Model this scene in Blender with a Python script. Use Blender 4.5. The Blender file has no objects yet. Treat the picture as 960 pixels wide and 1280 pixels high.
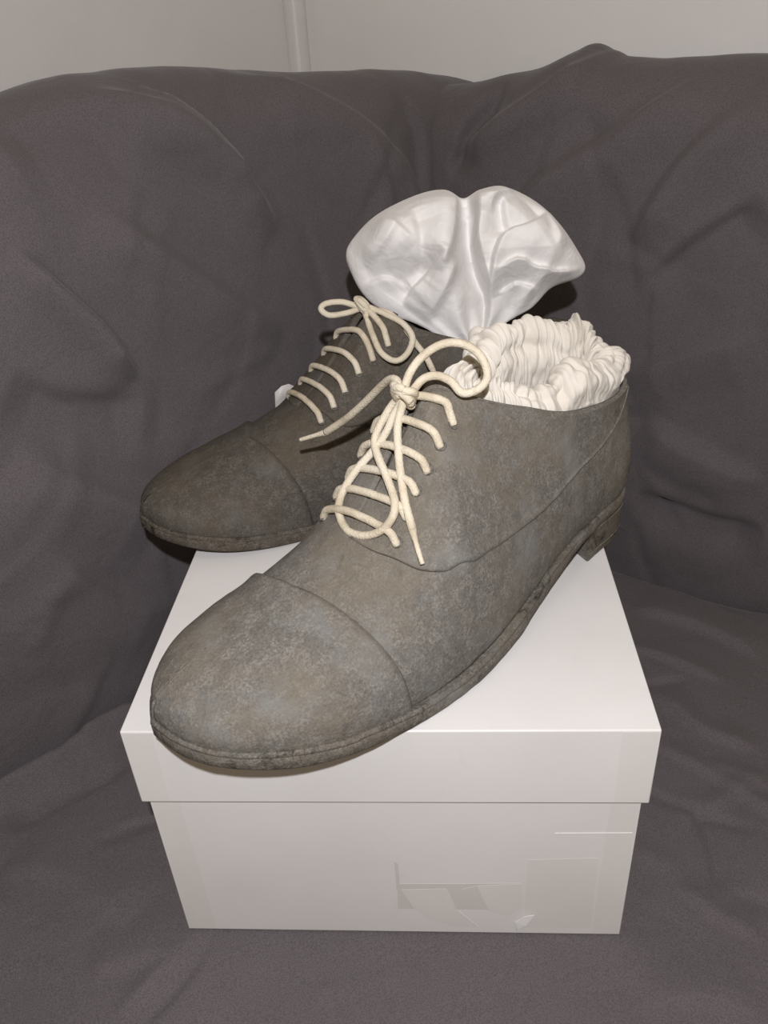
import bpy, bmesh, math
import numpy as np
from mathutils import Matrix, Vector, noise as mnoise

S0 = bpy.context.scene
COL = S0.collection
# ---------------------------------------------------------------- camera, light, exposure
CAM = np.array([.0278, -.2675, .4481])
PITCH, YAW, ROLL, FPX = .5544, .0806, -.0639, 1030.0
_f = np.array([-math.sin(YAW)*math.cos(PITCH), math.cos(YAW)*math.cos(PITCH), -math.sin(PITCH)])
_r = np.array([math.cos(YAW), math.sin(YAW), 0]); _u = np.cross(_r, _f)
RX = _r*math.cos(ROLL)+_u*math.sin(ROLL); UX = -_r*math.sin(ROLL)+_u*math.cos(ROLL)
cd = bpy.data.cameras.new('camera'); cam = bpy.data.objects.new('camera', cd); COL.objects.link(cam)
cd.sensor_fit = 'VERTICAL'; cd.sensor_height = 24; cd.sensor_width = 18
cd.lens = 24*FPX/1280; cd.clip_start = .01
cam.matrix_world = Matrix(((RX[0], UX[0], -_f[0], CAM[0]), (RX[1], UX[1], -_f[1], CAM[1]), (RX[2], UX[2], -_f[2], CAM[2]), (0, 0, 0, 1)))
S0.camera = cam

w = bpy.data.worlds.new('world'); S0.world = w; w.use_nodes = True
w.node_tree.nodes['Background'].inputs[0].default_value = (1.0, .77, .45, 1)     # dim warm room light
w.node_tree.nodes['Background'].inputs[1].default_value = .20
# the room's ceiling lamp: soft and warm
cl = bpy.data.lights.new('ceiling_lamp', 'AREA'); co_ = bpy.data.objects.new('ceiling_lamp', cl); COL.objects.link(co_)
cl.shape = 'DISK'; cl.size = .5; cl.energy = 1.5; cl.color = (1, .86, .70); co_.location = (.05, -.25, 1.85)
# the phone's flash: above the lens, a hand's breadth behind it
FL = CAM-_f*.10+UX*.068+RX*.004
ld = bpy.data.lights.new('camera_flash', 'SPOT'); lo = bpy.data.objects.new('camera_flash', ld); COL.objects.link(lo)
ld.energy = 12.4; ld.color = (.98, .972, 1.0); ld.shadow_soft_size = .006
ld.spot_size = math.radians(160); ld.spot_blend = .25
lo.matrix_world = Matrix(((RX[0], UX[0], -_f[0], FL[0]), (RX[1], UX[1], -_f[1], FL[1]), (RX[2], UX[2], -_f[2], FL[2]), (0, 0, 0, 1)))
vs = S0.view_settings
vs.view_transform = 'Standard'; vs.look = 'None'; vs.exposure = 0; vs.gamma = 1; vs.use_curve_mapping = False

# ---------------------------------------------------------------- helpers
def mesh_obj(name, V, F, mat, parent=None, smooth=True, doubles=0.0, flat_angle=None):
    V = np.asarray(V, float).reshape(-1, 3)
    me = bpy.data.meshes.new(name)
    me.from_pydata([tuple(v) for v in V], [], [tuple(int(i) for i in f) for f in F])
    bm = bmesh.new(); bm.from_mesh(me)
    if doubles: bmesh.ops.remove_doubles(bm, verts=bm.verts, dist=doubles)
    bmesh.ops.dissolve_degenerate(bm, edges=bm.edges, dist=1e-7)
    bmesh.ops.recalc_face_normals(bm, faces=bm.faces)
    bm.to_mesh(me); bm.free()
    if smooth: me.shade_smooth()
    if flat_angle: me.set_sharp_from_angle(angle=flat_angle)
    me.materials.append(mat)
    o = bpy.data.objects.new(name, me); COL.objects.link(o)
    if parent: o.parent = parent
    return o
def grid_faces(n, m, base=0, closed_n=False, closed_m=False):
    F = []
    for i in range(n if closed_n else n-1):
        for j in range(m if closed_m else m-1):
            a = base+i*m+j; b = base+((i+1) % n)*m+j
            c = base+((i+1) % n)*m+(j+1) % m; d = base+i*m+(j+1) % m
            F.append((a, b, c, d))
    return F
def empty(name, loc, rz=0):
    o = bpy.data.objects.new(name, None); COL.objects.link(o); o.empty_display_size = .02
    o.location = loc; o.rotation_euler = (0, 0, rz); return o
def tag(o, label=None, cat=None, group=None, kind=None):
    for k, v in (('label', label), ('category', cat), ('group', group), ('kind', kind)):
        if v: o[k] = v
    return o
def tube_arrays(P, rad, seg=10, n=None, twist=0.0):
    P = crom(P, n or max(8, int(len(P)*9)))
    n = len(P); rad = np.broadcast_to(rad, (n,)) if np.ndim(rad) == 0 else np.interp(np.linspace(0, 1, n), np.linspace(0, 1, len(rad)), rad)
    T = np.gradient(P, axis=0); T /= np.linalg.norm(T, axis=1)[:, None]
    nn = np.cross(T[0], (0, 0, 1.)); nn = nn if np.linalg.norm(nn) > .1 else np.cross(T[0], (0, 1., 0)); nn /= np.linalg.norm(nn)
    V = []
    for i in range(n):
        nn = nn-T[i]*(nn@T[i]); nn /= np.linalg.norm(nn); bb = np.cross(T[i], nn)
        for k in range(seg):
            a = 2*math.pi*k/seg
            V.append(P[i]+(nn*math.cos(a)+bb*math.sin(a))*rad[i])
    F = grid_faces(n, seg, 0, False, True)
    F.append(tuple(range(seg))); F.append(tuple(range((n-1)*seg, n*seg)))
    return np.array(V), F
def tube(name, P, rad, mat, parent, seg=10, n=None):
    V, F = tube_arrays(P, rad, seg, n)
    return mesh_obj(name, V, F, mat, parent)
def pdist(X, Y, line):
    """distance and signed side to a 2-D polyline, plus position along it 0..1"""
    L = np.array(line, float); best = np.full(X.shape, 1e9); side = np.zeros(X.shape); pos = np.zeros(X.shape)
    seg = np.linalg.norm(np.diff(L, axis=0), axis=1); cum = np.r_[0, np.cumsum(seg)]
    for i in range(len(L)-1):
        d = L[i+1]-L[i]; l2 = d@d
        t = np.clip(((X-L[i, 0])*d[0]+(Y-L[i, 1])*d[1])/l2, 0, 1)
        dx = X-L[i, 0]-t*d[0]; dy = Y-L[i, 1]-t*d[1]; r = np.hypot(dx, dy)
        m = r < best
        best = np.where(m, r, best); side = np.where(m, np.sign(d[0]*dy-d[1]*dx), side); pos = np.where(m, (cum[i]+t*seg[i])/cum[-1], pos)
    return best, side, pos
def folds(X, Y, lines):
    """soft folds along polylines: (points, height, width[, asymmetry])"""
    Z = np.zeros(X.shape)
    for ln in lines:
        P = crom(ln[0], 14); h, wd = ln[1], ln[2]; asym = ln[3] if len(ln) > 3 else .62
        r, sd, pos = pdist(X, Y, P)
        ww = wd*np.where(sd > 0, 1+asym, 1-asym)
        fade = np.clip(np.sin(math.pi*np.clip(pos, 0, 1))*1.7, 0, 1)
        Z += h*np.exp(-(r/ww)**2)*np.clip(fade, 0, 1)
    return Z
_rng = np.random.default_rng(7); _LAT = _rng.random((64, 64, 64))
def vnoise(X, Y, Z):
    """tri-linear value noise in -1..1"""
    P = [np.asarray(a, float) for a in (X, Y, Z)]
    I = [np.floor(p).astype(int) for p in P]; U = [p-i for p, i in zip(P, I)]; U = [u*u*(3-2*u) for u in U]
    def g(a, b, c): return _LAT[(I[0]+a) % 64, (I[1]+b) % 64, (I[2]+c) % 64]
    r = 0
    for a in (0, 1):
        for b in (0, 1):
            for c in (0, 1):
                r = r+g(a, b, c)*(U[0] if a else 1-U[0])*(U[1] if b else 1-U[1])*(U[2] if c else 1-U[2])
    return r*2-1
def fbm(X, Y, Z, o=3):
    r = 0; a = 1; t = 0
    for k in range(o):
        r = r+a*vnoise(X*2**k+k*7.3, Y*2**k+k*3.1, Z*2**k+k*5.7); t += a; a *= .5
    return r/t

# ---------------------------------------------------------------- materials
class NT:
    def __init__(self, name, rough=.8, spec=.3):
        self.m = bpy.data.materials.new(name); self.m.use_nodes = True
        self.t = self.m.node_tree; self.b = self.t.nodes['Principled BSDF']
        self.b.inputs['Roughness'].default_value = rough
        self.b.inputs['Specular IOR Level'].default_value = spec
        self.co = self.t.nodes.new('ShaderNodeTexCoord').outputs['Object']
    def n(self, typ, **kw):
        nd = self.t.nodes.new(typ)
        for k, v in kw.items():
            if k in nd.inputs: nd.inputs[k].default_value = v
            else: setattr(nd, k, v)
        return nd
    def link(self, a, b): self.t.links.new(a, b)
    def noise(self, scale, detail=4, rough=.55, co=None, dist=0):
        nd = self.n('ShaderNodeTexNoise', Scale=scale, Detail=detail, Roughness=rough, Distortion=dist)
        self.link(co or self.co, nd.inputs['Vector']); return nd.outputs['Fac']
    def ramp(self, fac, stops):
        r = self.t.nodes.new('ShaderNodeValToRGB'); e = r.color_ramp.elements
        while len(e) < len(stops): e.new(.5)
        for el, (p, c) in zip(e, stops): el.position = p; el.color = (*c, 1) if len(c) == 3 else c
        self.link(fac, r.inputs['Fac']); return r.outputs['Color']
    def mix(self, fac, a, b, mode='MIX'):
        x = self.t.nodes.new('ShaderNodeMix'); x.data_type = 'RGBA'; x.blend_type = mode
        for sock, v in ((x.inputs[0], fac), (x.inputs[6], a), (x.inputs[7], b)):
            if hasattr(v, 'node'): self.link(v, sock)
            else: sock.default_value = v if isinstance(v, (int, float)) else (*v, 1)
        return x.outputs[2]
    def math(self, op, a, b=0.0):
        x = self.t.nodes.new('ShaderNodeMath'); x.operation = op
        for s, v in ((x.inputs[0], a), (x.inputs[1], b)):
            if hasattr(v, 'node'): self.link(v, s)
            else: s.default_value = v
        return x.outputs[0]
    def bump(self, h, strength, dist, prev=None):
        b = self.n('ShaderNodeBump', Strength=strength, Distance=dist); self.link(h, b.inputs['Height'])
        if prev: self.link(prev, b.inputs['Normal'])
        return b.outputs['Normal']
    def done(self, col=None, nrm=None, rough=None):
        if col is not None:
            if hasattr(col, 'node'): self.link(col, self.b.inputs['Base Color'])
            else: self.b.inputs['Base Color'].default_value = (*col, 1)
        if nrm: self.link(nrm, self.b.inputs['Normal'])
        if rough: self.link(rough, self.b.inputs['Roughness'])
        return self.m

def mat_coating(name, light, mid, dark, wear=.5):
    """thick chalky grey coating, scuffed and cracked"""
    k = NT(name, .82, .18)
    g = k.noise(850, 4, .7); mid_n = k.noise(170, 5, .65, dist=.6); big = k.noise(24, 5, .6, dist=.4); blot = k.noise(70, 7, .72, dist=1.4)
    c = k.ramp(g, [(.34, tuple(x*.66 for x in mid)), (.46, mid), (.58, light), (.74, tuple(x*1.22 for x in light))])
    c = k.mix(k.ramp(mid_n, [(.44, (.55, .55, .55)), (.60, (0, 0, 0))]), c, tuple(x*.66 for x in mid))
    c = k.mix(k.ramp(big, [(.42, (0, 0, 0)), (.64, (.60, .60, .60))]), c, tuple(a*b for a, b in zip(mid, (1.1, 1.0, .84))))
    c = k.mix(k.math('MULTIPLY', k.ramp(blot, [(.56-.10*max(0, wear-.6), (0, 0, 0)), (.70-.10*max(0, wear-.6), (1, 1, 1))]), wear), c, dark)
    c = k.mix(k.ramp(k.noise(46, 3, .5), [(.52, (0, 0, 0)), (.75, (.55, .55, .55))]), c, tuple(a*b for a, b in zip(light, (.94, 1.02, 1.10))))
    c = k.mix(k.ramp(k.noise(1000, 2), [(.66, (0, 0, 0)), (.76, (.5, .5, .5))]), c, tuple(x*1.5 for x in light))
    nr = k.bump(g, .38, .0012); nr = k.bump(mid_n, .35, .0014, nr); nr = k.bump(blot, .30, .0014, nr)
    return k.done(c, nr)
MAT = {}
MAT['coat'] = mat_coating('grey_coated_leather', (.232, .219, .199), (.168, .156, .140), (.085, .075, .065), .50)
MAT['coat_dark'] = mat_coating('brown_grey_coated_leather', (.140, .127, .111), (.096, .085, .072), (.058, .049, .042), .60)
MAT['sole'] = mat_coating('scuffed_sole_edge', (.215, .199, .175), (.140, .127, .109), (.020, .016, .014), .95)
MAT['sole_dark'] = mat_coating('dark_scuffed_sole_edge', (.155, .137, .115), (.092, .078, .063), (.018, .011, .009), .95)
def m_lining():
    k = NT('dark_lining', .9, .1); return k.done(k.ramp(k.noise(200), [(.3, (.05, .045, .04)), (.7, (.085, .075, .065))]), k.bump(k.noise(600), .3, .0005))
MAT['lining'] = m_lining()
def m_lace():
    k = NT('cream_cotton_cord', .85, .15)
    c = k.ramp(k.noise(55, 5, .6), [(.3, (.50, .43, .32)), (.5, (.66, .59, .47)), (.7, (.70, .64, .53))])
    c = k.mix(k.ramp(k.noise(240, 3), [(.60, (0, 0, 0)), (.78, (.6, .6, .6))]), c, (.40, .34, .26))
    v = k.n('ShaderNodeTexVoronoi', Scale=900); k.link(k.co, v.inputs['Vector'])
    return k.done(c, k.bump(v.outputs['Distance'], .45, .0006))
MAT['lace'] = m_lace()
def m_eyelet():
    k = NT('dull_eyelet', .6, .3); return k.done(k.ramp(k.noise(700), [(.4, (.09, .08, .07)), (.7, (.20, .19, .17))]))
MAT['eyelet'] = m_eyelet()
def m_cloth(name, c0, c1, bump=.25):
    k = NT(name, .9, .12)
    k.b.inputs['Sheen Weight'].default_value = .15
    wv = k.n('ShaderNodeTexWave', Scale=900, Distortion=1.5); k.link(k.co, wv.inputs['Vector'])
    nr = k.bump(wv.outputs['Fac'], bump*.5, .0002); nr = k.bump(k.noise(70, 5, .55, dist=.8), bump, .003, nr)
    return k.done(k.ramp(k.noise(30, 4), [(.3, c0), (.7, c1)]), nr)
MAT['cotton'] = m_cloth('white_cotton', (.74, .72, .705), (.81, .79, .78), .40)
MAT['cotton_cream'] = m_cloth('cream_white_cotton', (.66, .61, .54), (.72, .68, .62), .2)
def m_box(name, c0, c1):
    k = NT(name, .42, .4)
    c = k.ramp(k.noise(9, 5, .6), [(.3, c0), (.7, c1)])
    c = k.mix(k.ramp(k.noise(24, 6, .7, dist=1), [(.62, (0, 0, 0)), (.8, (.35, .35, .35))]), c, tuple(x*.82 for x in c0))
    return k.done(c, k.bump(k.noise(400, 3), .06, .0004), k.ramp(k.noise(16, 4), [(.3, (.36,)*3), (.7, (.52,)*3)]))
MAT['box'] = m_box('white_card', (.70, .68, .67), (.76, .745, .74))
MAT['box_seam'] = m_box('white_card_overlap', (.675, .65, .635), (.735, .715, .70))
MAT['residue'] = m_box('tape_residue', (.60, .57, .55), (.67, .64, .625))
MAT['torn'] = m_box('bright_torn_paper', (.76, .75, .74), (.82, .81, .80))
def m_sofa():
    k = NT('grey_slipcover', .92, .12)
    k.b.inputs['Sheen Weight'].default_value = .12
    a = k.n('ShaderNodeTexWave', Scale=420, Distortion=2.0); a.bands_direction = 'X'; k.link(k.co, a.inputs['Vector'])
    b = k.n('ShaderNodeTexWave', Scale=420, Distortion=2.0); b.bands_direction = 'Z'; k.link(k.co, b.inputs['Vector'])
    c = k.ramp(k.noise(6, 5, .6), [(.3, (.122, .107, .114)), (.7, (.146, .129, .137))])
    c = k.mix(k.ramp(k.noise(1300, 2, .6), [(.42, (0, 0, 0)), (.62, (.70, .70, .70))]), c, (.080, .070, .072))
    nr = k.bump(a.outputs['Fac'], .10, .0004); nr = k.bump(b.outputs['Fac'], .10, .0004, nr)
    nr = k.bump(k.noise(26, 5, .55, dist=.7), .30, .006, nr)
    return k.done(c, nr)
MAT['sofa'] = m_sofa()
def m_wall(name, c0, c1, rough):
    k = NT(name, rough, .4)
    nr = k.bump(k.noise(9, 4, .5), .35, .01); nr = k.bump(k.noise(120, 3), .12, .001, nr)
    return k.done(k.ramp(k.noise(3, 4), [(.3, c0), (.7, c1)]), nr)
MAT['wall_r'] = m_wall('off_white_wall', (.84, .82, .815), (.89, .875, .87), .6)
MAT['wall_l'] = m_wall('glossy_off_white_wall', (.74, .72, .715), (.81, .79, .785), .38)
MAT['floor'] = m_wall('dark_floor', (.10, .07, .05), (.16, .11, .08), .5)
# ---------------------------------------------------------------- shoe geometry (numpy)
def crom(P, n, closed=False):
    """Catmull-Rom through points, n samples evenly spaced by arc length."""
    P = np.array(P, float)
    if closed: Q = np.vstack([P[-1:], P, P[:2]])
    else: Q = np.vstack([2*P[0]-P[1], P, 2*P[-1]-P[-2]])
    out = []
    for i in range(1, len(Q)-2):
        p0, p1, p2, p3 = Q[i-1], Q[i], Q[i+1], Q[i+2]
        u = np.linspace(0, 1, 24, endpoint=False)[:, None]
        out.append(.5*((2*p1)+(-p0+p2)*u+(2*p0-5*p1+4*p2-p3)*u**2+(-p0+3*p1-3*p2+p3)*u**3))
    out.append(Q[-2][None])
    C = np.vstack(out)
    L = np.r_[0, np.cumsum(np.linalg.norm(np.diff(C, axis=0), axis=1))]
    s = np.linspace(0, L[-1], n)
    return np.stack([np.interp(s, L, C[:, k]) for k in range(C.shape[1])], 1)

def smooth_interp(x, xp, fp):
    """C1 monotone-ish cubic (pchip) interpolation."""
    x = np.asarray(x, float); xp = np.asarray(xp, float); fp = np.asarray(fp, float)
    h = np.diff(xp); d = np.diff(fp)/h
    m = np.zeros(len(xp))
    for i in range(1, len(xp)-1):
        if d[i-1]*d[i] > 0:
            w1 = 2*h[i]+h[i-1]; w2 = h[i]+2*h[i-1]
            m[i] = (w1+w2)/(w1/d[i-1]+w2/d[i])
    m[0] = d[0]; m[-1] = d[-1]
    i = np.clip(np.searchsorted(xp, x)-1, 0, len(xp)-2)
    t = np.clip((x-xp[i])/h[i], 0, 1); hh = h[i]
    return ((2*t**3-3*t**2+1)*fp[i]+(t**3-2*t**2+t)*hh*m[i]+(-2*t**3+3*t**2)*fp[i+1]+(t**3-t**2)*hh*m[i+1])

LAT = [(-.004,0),(-.002,.014),(.006,.026),(.02,.0340),(.045,.0385),(.075,.0440),(.106,.0520),(.14,.0610),(.17,.0660),(.195,.0670),(.22,.0655),(.245,.0615),(.265,.0555),(.283,.0455),(.297,.033),(.3055,.018),(.309,.002)]
MED = [(-.004,0),(-.002,-.014),(.006,-.026),(.02,-.0325),(.045,-.0345),(.075,-.0335),(.106,-.0335),(.14,-.037),(.17,-.041),(.2,-.0445),(.225,-.0455),(.25,-.044),(.27,-.039),(.288,-.029),(.301,-.015),(.309,.002)]
def z_under(s): return smooth_interp(s, [-.01,.06,.08,.12,.17,.20,.23,.26,.29,.315], [.022,.0215,.0180,.0090,.002,0,.001,.004,.009,.0135])
def z_welt(s): return smooth_interp(s, [-.01,.05,.08,.12,.17,.20,.24,.28,.315], [.031,.030,.028,.021,.013,.0105,.0125,.018,.024])
# sF, sE, tLat, tMed, zE, k0, bulge, k1, kz
ETAB = np.array([
 (-.004,-.003, .000, .000,.0960,.40,.0045,.00,.33),
 ( .006, .006, .016,-.016,.0955,.40,.0045,.00,.33),
 ( .020, .022, .0245,-.024,.0945,.40,.0040,.00,.33),
 ( .045, .048, .030,-.029,.0970,.40,.0030,.05,.33),
 ( .075, .074, .031,-.029,.1020,.40,.0030,.10,.33),
 ( .106, .100, .0275,-.025,.1120,.40,.0025,.18,.30),
 ( .140, .125, .0205,-.016,.1225,.42,.0020,.30,.25),
 ( .160, .140, .0125,-.007,.1300,.44,.0020,.36,.18),
 ( .172, .148, .0080,-.0005,.1310,.45,.0020,.40,.12),
 ( .183, .157, .0065,.0015,.1205,.46,.0020,.44,.05),
 ( .200, .172, .0062,.0036,.1005,.47,.0020,.46,.00),
 ( .215, .190, .0053,.0050,.0800,.48,.0020,.48,.00),
 ( .222, .199, .0053,.0053,.0735,.49,.0020,.50,.00),
 ( .228, .208, .0055,.0055,.0680,.50,.0020,.52,.00),
 ( .245, .230, .0055,.0055,.0585,.52,.0020,.55,.00),
 ( .265, .250, .0045,.0045,.0525,.54,.0020,.58,.00),
 ( .283, .264, .0035,.0035,.0485,.55,.0020,.60,.00),
 ( .297, .272, .0025,.0025,.0460,.55,.0020,.60,.00),
 ( .309, .277, .0020,.0020,.0443,.55,.0020,.60,.00)])
NTH = 361
class Side:
    def __init__(self, sgn):
        self.sgn = sgn
        out = crom(LAT if sgn > 0 else MED, NTH)
        tan = np.gradient(out, axis=0); tan /= np.linalg.norm(tan, axis=1)[:, None]
        nrm = np.stack([-tan[:, 1], tan[:, 0]], 1)*sgn          # outward in plan
        nrm[0] = (-1, 0); nrm[-1] = (1, 0)
        self.out = out; self.nrm = nrm
        base = out-nrm*.0042
        self.F = np.c_[base, z_welt(base[:, 0])-.001]
        sf = np.maximum.accumulate(out[:, 0]+np.arange(NTH)*1e-9)
        g = lambda k: smooth_interp(sf, ETAB[:, 0], ETAB[:, k])
        sm = lambda a: np.convolve(np.r_[np.full(4, a[0]), a, np.full(4, a[-1])], np.ones(9)/9, 'valid')
        sE, tE, zE = g(1), g(2 if sgn > 0 else 3), g(4)
        sE[10:-10] = sm(sE)[10:-10]; tE[10:-10] = sm(tE)[10:-10]; zE[10:-10] = sm(zE)[10:-10]
        self.E = np.stack([sE, tE, zE], 1)
        slope = np.interp(sf, ETAB[:, 0], np.r_[np.zeros(9), -.9, -1.02, -.85, -.70, -.55, -.36, -.29, -.28, -.28, -.28])
        num = np.gradient(zE)/np.minimum(-1e-5, -np.abs(np.gradient(sE)))*-1
        num = sm(sm(num)); wgt = np.clip((sf-.176)/.02, 0, 1); slope = np.where(sf > .300, slope, slope*(1-wgt)+num*wgt)
        slope[-60:] = sm(sm(slope))[-60:]
        k0, bu, k1, kz = g(5), g(6), g(7), g(8)
        H = (zE-self.F[:, 2])
        self.P1 = self.F.copy(); self.P1[:, 2] += k0*H
        self.P1[:, :2] += nrm*bu[:, None]*2.0
        d = self.F[:, :2]-self.E[:, :2]
        self.P2 = self.E.copy(); self.P2[:, :2] += d*k1[:, None]
        self.P2[:, 2] += slope*d[:, 0]*k1-kz*H
        self.sf = sf
    def point(self, th, q):
        """th, q arrays in [0,1] -> xyz"""
        x = np.clip(th, 0, 1)*(NTH-1)
        def at(A): return np.stack([np.interp(x, np.arange(NTH), A[:, k]) for k in range(3)], -1)
        F, P1, P2, E = at(self.F), at(self.P1), at(self.P2), at(self.E)
        q = np.asarray(q)[..., None]
        return (1-q)**3*F+3*(1-q)**2*q*P1+3*(1-q)*q*q*P2+q**3*E
    def normal(self, th, q):
        e = 2e-3
        a = self.point(np.clip(th+e,0,1), q)-self.point(np.clip(th-e,0,1), q)
        qe = np.clip(q, .002, .998)
        b = self.point(th, qe+e)-self.point(th, qe-e)
        n = np.cross(a, b)*self.sgn
        n /= np.maximum(np.linalg.norm(n, axis=-1, keepdims=True), 1e-12)
        # at toe and heel centre lines the surface is mirrored: no lateral component
        m = (th < 1e-6) | (th > 1-1e-6)
        n[m, 1] = 0
        n /= np.maximum(np.linalg.norm(n, axis=-1, keepdims=True), 1e-12)
        return -n
    def off(self, th, q, d):
        return self.point(th, q)+self.normal(th, q)*np.asarray(d)[..., None]
    def theta_of_s(self, s): return np.interp(s, self.sf, np.linspace(0, 1, NTH))

# ---------------------------------------------------------------- room
HB = .1634                                    # top of the shoe box above the seat
FLOOR = -.44
def slab(name, p, q, thick, z0, z1, mat, away):
    """vertical wall from p to q (plan), thickness on the side away"""
    p, q, away = np.array(p), np.array(q), np.array(away)
    V = [(*p, z0), (*q, z0), (*q, z1), (*p, z1)]
    V += [(v[0]+away[0]*thick, v[1]+away[1]*thick, v[2]) for v in V[:4]]
    F = [(0, 1, 2, 3), (7, 6, 5, 4), (0, 4, 5, 1), (1, 5, 6, 2), (2, 6, 7, 3), (3, 7, 4, 0)]
    return tag(mesh_obj(name, V, F, mat, smooth=False), kind='structure')
WC = np.array([-.1235, .844])
DL = np.array([-.651, -.759]); DR = np.array([.843, -.538])
slab('wall_left', WC, WC+DL*1.7, .08, FLOOR, 1.9, MAT['wall_l'], (-.755, .648))
slab('wall_right', WC, WC+DR*1.7, .08, FLOOR, 1.9, MAT['wall_r'], (.536, .838))
def trim():
    # slim rounded moulding that covers the wall corner
    V, n = [], 14
    for z in (FLOOR, 1.9):
        for k in range(n):
            a = math.pi*2*k/n
            V.append((WC[0]-.004+.0135*math.cos(a), WC[1]-.012+.0135*math.sin(a), z))
    F = [(k, (k+1) % n, n+(k+1) % n, n+k) for k in range(n)]+[tuple(range(n)), tuple(range(n, 2*n))]
    return tag(mesh_obj('trim_1', V, F, MAT['wall_l'], flat_angle=1.0), kind='structure')
trim()
V = [(-1.6, -1.4, FLOOR), (1.6, -1.4, FLOOR), (1.6, 1.2, FLOOR), (-1.6, 1.2, FLOOR)]
V += [(v[0], v[1], FLOOR-.05) for v in V]
tag(mesh_obj('floor', V, [(0, 1, 2, 3), (7, 6, 5, 4), (0, 4, 5, 1), (1, 5, 6, 2), (2, 6, 7, 3), (3, 7, 4, 0)], MAT['floor'], smooth=False), kind='structure')

# ---------------------------------------------------------------- sofa
sofa = tag(empty('sofa', (.1, .2, FLOOR)), 'corner sofa under a wrinkled dark grey slipcover, behind and below the shoe box', 'sofa')
SO = np.array([.1, .2, FLOOR])
BOXW, BOXD = .25, .322
def seat_cushion():
    x = np.r_[np.linspace(-.85, -.36, 24)[:-1], np.linspace(-.36, .38, 310), np.linspace(.38, .85, 24)[1:]]; y = np.r_[np.linspace(-.42, -.12, 30)[:-1], np.linspace(-.12, .50, 260), np.linspace(.50, .62, 8)[1:]]
    nx, ny = len(x), len(y)
    X, Y = np.meshgrid(x, y, indexing='ij')
    L = [([(-.30,.075),(-.268,.108),(-.243,.135),(-.221,.160),(-.187,.190)],.022,.013,.3),([(-.262,.070),(-.232,.098),(-.196,.128)],-.008,.012),
         ([(-.256,.181),(-.232,.148),(-.224,.111)],.004,.010),
         ([(.140,.375),(.191,.347),(.240,.319),(.291,.271)],-.010,.010),([(.188,.295),(.239,.267),(.277,.228)],.006,.014),
         ([(.184,.194),(.208,.154),(.245,.135)],.005,.008,.7),([(.173,.080),(.207,.095),(.239,.118)],.0032,.006,.6),
         ([(.162,.035),(.179,.015),(.200,.002)],.003,.006),([(.183,.098),(.188,.062),(.183,.030)],-.003,.007),
         ([(.124,-.034),(.158,-.029),(.187,-.036)],.003,.012),([(-.253,.048),(-.207,.037),(-.157,.006)],.004,.02),
         ([(-.175,-.022),(-.142,-.012),(-.121,-.005)],.003,.012),([(.155,.24),(.19,.235),(.24,.20)],.004,.007,.6),
         ([(.16,.15),(.20,.12),(.26,.06)],.003,.006,.6)]
    Z = folds(X, Y, L)
    rg = np.random.default_rng(11)
    for k in range(70):                                # fine creases of the loose cover
        x0 = rg.uniform(-.36, .36); y0 = rg.uniform(-.11, .42); an = rg.normal(.55 if x0 > 0 else -.5, .55); ln = rg.uniform(.04, .12); bd = rg.normal(0, .5)
        ps = [(x0, y0)]
        for q in range(3): ps.append((ps[-1][0]+ln/3*math.cos(an+bd*q/3), ps[-1][1]-ln/3*math.sin(an+bd*q/3)))
        L.append((ps, rg.choice([-1, 1])*rg.uniform(.0012, .0032), rg.uniform(.0035, .007), rg.uniform(-.6, .6)))
    Z += folds(X, Y, L[14:])+.0030*fbm(X*9, Y*9, 0*X+2.2, 3)-.002
    # sinks a little towards the crease with the backrests
    dl = (X-.03)*-.755+(Y-.49)*.648; dr = (X-.03)*.536+(Y-.49)*.838
    near = np.maximum(dl, dr)
    Z -= .035*np.clip((near+.035)/.035, 0, 1)**1.5
    # flat under the box
    ox = np.maximum(np.abs(X)-BOXW/2+.002, 0); oy = np.maximum(np.abs(Y-BOXD/2)-BOXD/2+.002, 0)
    Z *= np.clip(np.hypot(ox, oy)/.03, 0, 1)**.8
    inside = (ox+oy) < 1e-6
    Z = np.where(inside, -.0004, np.minimum(Z, .004+np.hypot(ox, oy)*.6))
    Z -= .06*np.clip((-.34-Y)/.08, 0, 1)**2          # rounded front edge
    for nn_ in ((-.755, .648), (.536, .838), (-.755, .648)):          # the seat ends inside the backrests
        e = np.maximum((X-.03)*nn_[0]+(Y-.49)*nn_[1]-.05, 0); X = X-e*nn_[0]; Y = Y-e*nn_[1]
    P = np.stack([X, Y, Z], -1).reshape(-1, 3)-SO
    o = mesh_obj('seat_cushion', P, grid_faces(nx, ny), MAT['sofa'], sofa)
    return o
seat_cushion()
def seat_base():
    pl = [(-.85, -.40), (.85, -.40), (.85, .00), (.03, .52), (-.85, -.50+.02)]
    pl = [(-.72, -.40), (.85, -.40), (.85, .02), (.03, .54)]
    n = len(pl); V = np.array([(x, y, z) for z in (FLOOR, -.09) for x, y in pl])-SO
    o = mesh_obj('seat_base', V, [tuple(range(n)), tuple(range(2*n-1, n-1, -1))]+[(k, (k+1) % n, n+(k+1) % n, n+k) for k in range(n)], MAT['sofa'], sofa, smooth=False)
    md = o.modifiers.new('bevel', 'BEVEL'); md.width = .02; md.segments = 3
seat_base()
C0 = np.array([.03, .49, 0])
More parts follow.
